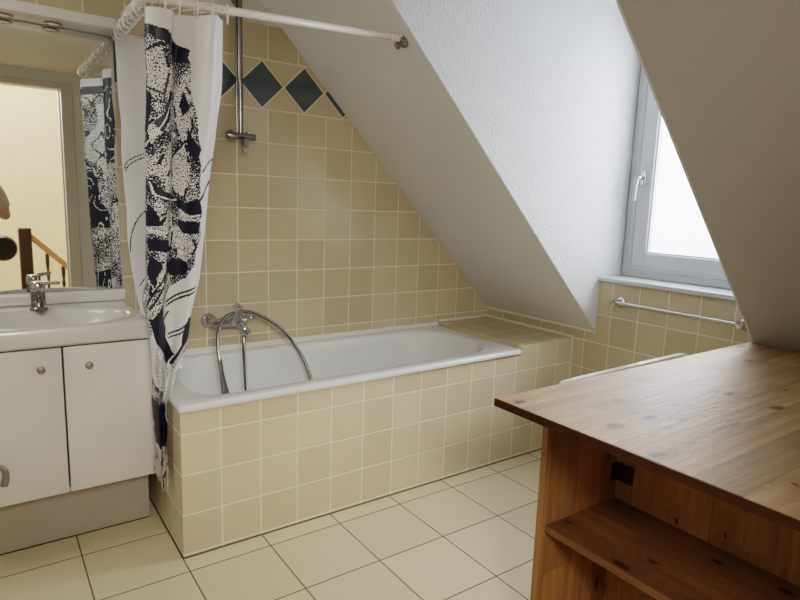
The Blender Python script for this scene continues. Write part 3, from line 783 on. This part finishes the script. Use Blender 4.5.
def oval(a, b, z, e=2.15, dy=0):
    out = []
    for k in range(NN):
        an = 2*PI*(k+.5)/NN; c, s = math.cos(an), math.sin(an)
        r = (abs(c/a)**e + abs(s/b)**e)**(-1/e)
        out.append((bx+c*r, by+dy+s*r, z))
    return out
x0, x1, y0, y1 = VX0-.004, -.043, .172, .655
ring_loft(bm, [rect_ring(x0+.004, x1-.004, y0+.006, y1, .780), rect_ring(x0, x1, y0, y1, .786), rect_ring(x0, x1, y0, y1, .832),
   rect_ring(x0+.004, x1-.004, y0+.004, y1, .841), rect_ring(x0+.014, x1-.012, y0+.014, y1-.002, .8455),
   oval(ba+.012, bb+.010, .8455), oval(ba, bb, .8435), oval(ba-.006, bb-.006, .838), oval(ba-.012, bb-.012, .826), oval(ba*.91, bb*.88, .80), oval(ba*.82, bb*.76, .765, 2.1), oval(ba*.64, bb*.56, .735, 2), oval(ba*.4, bb*.34, .722, 2), oval(ba*.12, bb*.15, .718, 2)])
obj('basin_top', bm, M_ceramic, t, smooth=True, angle=35)
bm = BM(); add_box(bm, x0, x1, .632, .668, .846, .893, .008, 3); obj('upstand', bm, M_ceramic, t, smooth=True)
bm = BM(); add_lathe(bm, [(.022, 0), (.022, .003), (.001, .0035)], (bx, by, .7185)); obj('drain', bm, M_chrome, t, smooth=True)
bm = BM(); add_lathe(bm, [(.014, 0), (.014, .003), (.009, .004)], (-.118, .365, .790), (-.85, 0, .45), 16); obj('overflow_ring', bm, M_chrome, t, smooth=True)

# basin mixer
t = thing('basin_tap', 'short chrome single-lever tap on the washbasin', 'tap', (-.36, .55, .845))
bm = BM(); add_lathe(bm, [(.001, 0), (.030, 0), (.030, .006), (.0245, .012), (.0235, .035), (.0245, .05), (.0235, .068), (.024, .07)], (-.36, .545, .844), n=24)
add_tube(bm, spline([(-.36, .54, .865), (-.36, .50, .878), (-.36, .45, .878), (-.36, .425, .866)], 5), [.015]*8+[.013]*8, 14)
obj('tap_body', bm, M_chrome_d, t, smooth=True)
bm = BM()
add_lathe(bm, [(.0235, 0), (.026, .004), (.026, .026), (.020, .036), (.001, .038)], (-.36, .545, .915), n=24)
add_tube(bm, [(-.36, .545, .942), (-.335, .52, .947), (-.295, .485, .950)], [.010, .008, .006], 10)
obj('lever', bm, M_chrome, t, smooth=True)

# mirror with lamp canopy
t = thing('wall_mirror', 'large frameless wall mirror above the washbasin', 'mirror', (-.36, .655, .893))
bm = BM(); add_box(bm, -.70, -.050, .652, .6525, .896, 1.884); obj('mirror_glass', bm, M_mirror, t)
bm = BM(); add_box(bm, -.702, -.048, .6527, .6710, .894, 1.886); obj('backing_board', bm, plain('mirror edge glass', (.35, .40, .36), .3), t)
t = thing('mirror_lamp_canopy', 'white lamp canopy with round spotlights over the mirror', 'lamp', (-.36, .60, 1.89))
bm = BM(); add_box(bm, -.72, -.053, .530, .668, 1.887, 1.926, .006, 3); obj('canopy_box', bm, M_white, t, smooth=True)
for sx_ in (-.255, -.405, -.555):
    bm = BM(); add_lathe(bm, [(.029, 0), (.030, -.004), (.023, -.005), (.021, -.001)], (sx_, .605, 1.887), n=24)
    s = base(obj('spot_ring', bm, M_nickel, t, smooth=True))
    bm = BM(); add_lathe(bm, [(.020, 0), (.018, -.003), (.001, -.004)], (sx_, .605, 1.8865), n=20); obj('spot_glass', bm, M_lampglass, s, smooth=True)

# ------------------------------------------------------------------ towel bar
t = thing('towel_bar', 'chrome towel bar on the tiles beneath the window sill', 'towel bar', (X1, -.57, .835))
bm = BM(); add_tube(bm, [(X1-.052, -.262, .837), (X1-.052, -.875, .833)], .0095, 14); obj('bar', bm, M_chrome, t, smooth=True)
for y in (-.272, -.868):
    bm = BM()
    add_lathe(bm, [(.028, 0), (.028, .006), (.022, .013), (.013, .018), (.012, .045)], (X1-.0005, y, .835), (-1, 0, 0))
    add_lathe(bm, [(.001, 0), (.016, .002), (.016, .022), (.001, .024)], (X1-.040, y, .835), (-1, 0, 0))
    obj('bracket', bm, M_chrome, t, smooth=True)

# ------------------------------------------------------------------ pine table unit
t = thing('pine_counter', 'varnished knotty pine counter with an open shelf below', 'counter', (1.2, -1.45, 0))
TY0, TY1 = -1.97, -.945
bm = BM(); add_prism(bm, [(.553, .7665), (1.958, .7665), (1.932, .7875), (.553, .7875)], 'y', TY0, TY1)
bmesh.ops.bevel(bm, geom=[e for e in bm.edges], offset=.002, segments=2, affect='EDGES'); obj('tabletop', bm, M_pine_top, t)
bm = BM(); add_box(bm, .5495, .5528, TY0, TY1, .7665, .7870, .001); o = obj('edge_band', bm, M_pine_edge, t); o['label'] = 'dark pine edge strip'
for y0 in (-.992, -1.94):
    bm = BM(); add_box(bm, .716, 1.90, y0, y0+.020, 0, .766, .0015); obj('side_panel', bm, M_pine_side, t)
bm = BM(); add_box(bm, 1.05, 1.066, -1.92, -.992, .0, .766); obj('back_panel', bm, M_pine_back, t)
bm = BM(); add_box(bm, .733, 1.05, -1.92, -.992, .375, .396, .0015); obj('shelf', bm, M_pine_shelf, t)
bm = BM(); add_box(bm, .745, 1.05, -1.92, -.992, .02, .04, .0015); obj('bottom_shelf', bm, M_pine_shelf, t)
bm = BM()
add_box(bm, 1.022, 1.0485, -.998, -.9925, .458, .515, .001)
add_box(bm, 1.0445, 1.0495, -1.052, -.998, .458, .515, .001)
for k in range(4):
    add_box(bm, 1.041, 1.045, -1.046+k*.012, -1.040+k*.012, .462, .511)
o = obj('corner_bracket', bm, M_bracket, t); o['label'] = 'black plastic corner bracket'
# white board standing behind the far edge of the counter
bm = BM()
poly = [(.825, 0), (1.50, 0), (1.50, .778), (1.496, .788), (1.485, .793), (1.46, .795), (1.25, .793), (.90, .7882), (.835, .7875), (.825, .78)]
add_prism(bm, poly, 'y', -.9435, -.925)
bmesh.ops.bevel(bm, geom=[e for e in bm.edges if abs(e.verts[0].co.y-e.verts[1].co.y) < 1e-5 and (e.verts[0].co.z > .5 and e.verts[1].co.z > .5)], offset=.003, segments=2, affect='EDGES')
tag(obj('white_board', bm, M_enamel, smooth=True, origin=(1.17, -.935, 0)), 'white board standing on edge along the far side of the pine counter', 'board')

# ------------------------------------------------------------------ person holding the phone, seen only in the mirror
PXc, PYc = -.62, -2.26
def skin_mesh(name, nodes, edges, mat, parent=None, sub=2, root=0, origin=None):
    me = bpy.data.meshes.new(name)
    o0 = Vector(origin) if origin is not None else Vector((0, 0, 0))
    me.from_pydata([Vector(n[0])-o0 for n in nodes], edges, [])
    o = bpy.data.objects.new(name, me); C.objects.link(o); o.location = o0
    me.materials.append(mat)
    md = o.modifiers.new('Skin', 'SKIN'); md.use_smooth_shade = True
    for i, n in enumerate(nodes):
        r = n[1] if isinstance(n[1], tuple) else (n[1], n[1])
        me.skin_vertices[0].data[i].radius = r
        me.skin_vertices[0].data[i].use_root = (i == root)
    sd = o.modifiers.new('Sub', 'SUBSURF'); sd.levels = sub; sd.render_levels = sub
    if parent is not None:
        o.parent = parent; o.location = o0 - PL[parent.name]
    return o
cx, cy = PXc, PYc
nodes = [((cx, cy, .92), (.15, .10)), ((cx, cy, 1.08), (.125, .09)), ((cx, cy, 1.26), (.145, .10)), ((cx, cy-.01, 1.36), (.10, .07)), ((cx, cy-.01, 1.43), (.05, .05)), ((cx, cy+.005, 1.49), (.05, .055)), ((cx, cy+.01, 1.565), (.078, .095)), ((cx, cy+.005, 1.63), (.06, .075))]
edges = [(i, i+1) for i in range(7)]
def add_chain(start, pts):
    p = start
    for n in pts:
        nodes.append(n); edges.append((p, len(nodes)-1)); p = len(nodes)-1
    return p
for s in (-1, 1):
    hip = add_chain(0, [((cx+s*.095, cy, .84), (.09, .09)), ((cx+s*.10, cy+.01, .48), (.06, .062)), ((cx+s*.10, cy-.01, .30), (.055, .055)), ((cx+s*.10, cy-.01, .09), (.038, .04)), ((cx+s*.11, cy+.03, .045), (.04, .035)), ((cx+s*.12, cy+.13, .03), (.038, .022))])
    wr_ = add_chain(3, [((cx+s*.17, cy-.01, 1.345), (.055, .055)), ((cx+s*.235, cy-.0, 1.20), (.043, .043)), ((cx+s*.262, cy+.035, 1.075), (.037, .037)), ((cx+s*.20, cy+.12, 1.17), (.032, .030)), ((cx+.03+s*.115, cy+.19, 1.25), (.024, .020)), ((cx+.03+s*.098, cy+.205, 1.268), (.030, .014))])
    hand = nodes[wr_][0]
    for k, (dz, ln) in enumerate(((.030, .9), (.011, 1.0), (-.009, .95), (-.027, .75))):
        add_chain(wr_, [((hand[0]-s*.022*ln, hand[1]+.012, hand[2]+dz*.9), .0085), ((hand[0]-s*.040*ln, hand[1]+.006, hand[2]+dz), .008), ((hand[0]-s*.052*ln, hand[1]-.004, hand[2]+dz), .007)])
    add_chain(wr_, [((hand[0]+s*.002, hand[1]-.014, hand[2]+.028), .010), ((hand[0]-s*.020, hand[1]-.016, hand[2]+.038), .0085)])
body = skin_mesh('person', nodes, edges, M_skin, origin=(cx, cy, 0))
tag(body, 'person in a beige top and grey jeans holding a phone, reflected in the mirror', 'person')
sh = [((cx, cy, .93), (.16, .115)), ((cx, cy, 1.08), (.14, .105)), ((cx, cy, 1.26), (.157, .115)), ((cx, cy-.01, 1.36), (.11, .08)), ((cx, cy-.01, 1.41), (.065, .06)),
      ((cx-.17, cy-.01, 1.345), (.068, .068)), ((cx-.235, cy, 1.20), (.060, .060)), ((cx-.25, cy+.02, 1.13), (.056, .056)), ((cx+.17, cy-.01, 1.345), (.068, .068)), ((cx+.235, cy, 1.20), (.060, .060)), ((cx+.25, cy+.02, 1.13), (.056, .056))]
skin_mesh('shirt', sh, [(0,1),(1,2),(2,3),(3,4),(3,5),(5,6),(6,7),(3,8),(8,9),(9,10)], M_shirt, body, origin=(cx, cy, 0))
jn = [((cx, cy, .93), (.158, .112)), ((cx-.095, cy, .83), (.10, .10)), ((cx-.10, cy+.01, .48), (.075, .078)), ((cx-.10, cy-.01, .12), (.062, .065)), ((cx+.095, cy, .83), (.10, .10)), ((cx+.10, cy+.01, .48), (.075, .078)), ((cx+.10, cy-.01, .12), (.062, .065))]
skin_mesh('jeans', jn, [(0,1),(1,2),(2,3),(0,4),(4,5),(5,6)], M_jeans, body, origin=(cx, cy, 0))
hr = [((cx, cy-.035, 1.60), (.085, .085)), ((cx, cy-.02, 1.665), (.075, .08)), ((cx, cy-.055, 1.50), (.075, .05)), ((cx, cy-.06, 1.40), (.065, .035))]
skin_mesh('hair', hr, [(1,0),(0,2),(2,3)], M_hair, body, origin=(cx, cy, 0), root=1)
for s in (-1, 1):
    bm = BM(); bmesh.ops.create_uvsphere(bm, u_segments=12, v_segments=8, radius=.013, matrix=Matrix.Translation((cx+s*.031, cy+.092, 1.575)))
    obj('eye', bm, M_eye, body, smooth=True)
bm = BM(); add_tube(bm, [(cx, cy+.095, 1.585), (cx, cy+.118, 1.548), (cx, cy+.10, 1.538)], [.007, .013, .008], 10); obj('nose', bm, M_skin, body, smooth=True)
bm = BM(); add_tube(bm, spline([(cx-.024, cy+.088, 1.515), (cx, cy+.100, 1.512), (cx+.024, cy+.088, 1.515)], 5), .006, 8); obj('mouth', bm, plain('lips', (.45, .16, .13), .5), body, smooth=True)
for s in (-1, 1):
    bm = BM(); add_lathe(bm, [(.012, 0), (.026, .006), (.024, .012), (.001, .014)], (cx+s*.078, cy+.01, 1.56), (s, 0, 0), 12)
    obj('ear', bm, M_skin, body, smooth=True)
bm = BM(); add_box(bm, cx+.035-.075, cx+.035+.075, cy+.219, cy+.227, 1.232, 1.308, .003)
ph = obj('phone', bm, M_screen, origin=(cx+.035, cy+.223, 1.27)); tag(ph, 'black phone held level in both hands by the person in the mirror', 'phone')
bg = thing('shoulder_bag', 'dark shoulder bag hanging at the hip of the person in the mirror', 'bag', (cx+.215, cy+.03, .80))
bm = BM(); add_lathe(bm, [(.05, -.035), (.085, -.03), (.10, 0), (.085, .03), (.05, .035)], (cx+.225, cy+.03, .84), (.2, 1, 0), 20); obj('bag_body', bm, M_bag, bg, smooth=True)
bm = BM(); add_tube(bm, spline([(cx+.14, cy+.03, .86), (cx+.17, cy+.10, 1.1), (cx+.15, cy+.09, 1.30), (cx+.14, cy-.0, 1.425), (cx+.15, cy-.13, 1.25), (cx+.20, cy-.03, .88)], 6), .008, 8); obj('strap', bm, M_bag, bg, smooth=True)

# ------------------------------------------------------------------ light
w = bpy.data.worlds.new('World'); bpy.context.scene.world = w; w.use_nodes = True
wn_ = w.node_tree; bgn = wn_.nodes['Background']; bgn.inputs[0].default_value = (.88, .94, 1, 1); bgn.inputs[1].default_value = 1.9
def area(name, loc, rot, sx, sy, power, col):
    l = bpy.data.lights.new(name, 'AREA'); l.shape = 'RECTANGLE'; l.size = sx; l.size_y = sy; l.energy = power; l.color = col
    o = bpy.data.objects.new(name, l); C.objects.link(o); o.location = loc; o.rotation_euler = rot; return o
area('daylight', (XW+.55, -.55, 1.75), (0, math.radians(68), 0), 1.3, 1.2, 46, (.92, .96, 1))
area('hall_light', (-.85, -3.75, 2.36), (math.radians(64), 0, math.radians(-22)), 1.2, .5, 46, (1, .975, .93))
area('hall_glow', (-.3, -4.0, 2.95), (0, 0, 0), 1.2, .8, 12, (1, .90, .74))
area('room_fill', (-1.25, -.05, 2.12), (math.radians(4), math.radians(-40), 0), .6, .6, 4, (1, .98, .94))  # added soft fill from the upper left, no visible lamp behind it

# ------------------------------------------------------------------ camera
cam = bpy.data.cameras.new('Camera'); co = bpy.data.objects.new('Camera', cam); C.objects.link(co)
f, px, py, pz, yaw, pit, rol = (588.52406, -0.51092, -1.99992, 1.27443, 0.61726, -0.15943, 0.03367)
F = Vector((math.sin(yaw)*math.cos(pit), math.cos(yaw)*math.cos(pit), math.sin(pit)))
R = Vector((math.cos(yaw), -math.sin(yaw), 0)); Up = R.cross(F)
R2 = R*math.cos(rol) + Up*math.sin(rol); U2 = -R*math.sin(rol) + Up*math.cos(rol)
co.matrix_world = Matrix(((R2.x, U2.x, -F.x, px), (R2.y, U2.y, -F.y, py), (R2.z, U2.z, -F.z, pz), (0, 0, 0, 1)))
cam.sensor_width = 36; cam.lens = 36*f/800; cam.clip_start = .01
sc = bpy.context.scene; sc.camera = co
sc.view_settings.view_transform = 'Filmic'; sc.view_settings.look = 'Medium High Contrast'; sc.view_settings.exposure = .88; sc.view_settings.gamma = 1
sc.cycles.max_bounces = 10; sc.cycles.diffuse_bounces = 6; sc.cycles.glossy_bounces = 5; sc.cycles.transparent_max_bounces = 8
sc.cycles.sample_clamp_indirect = 4
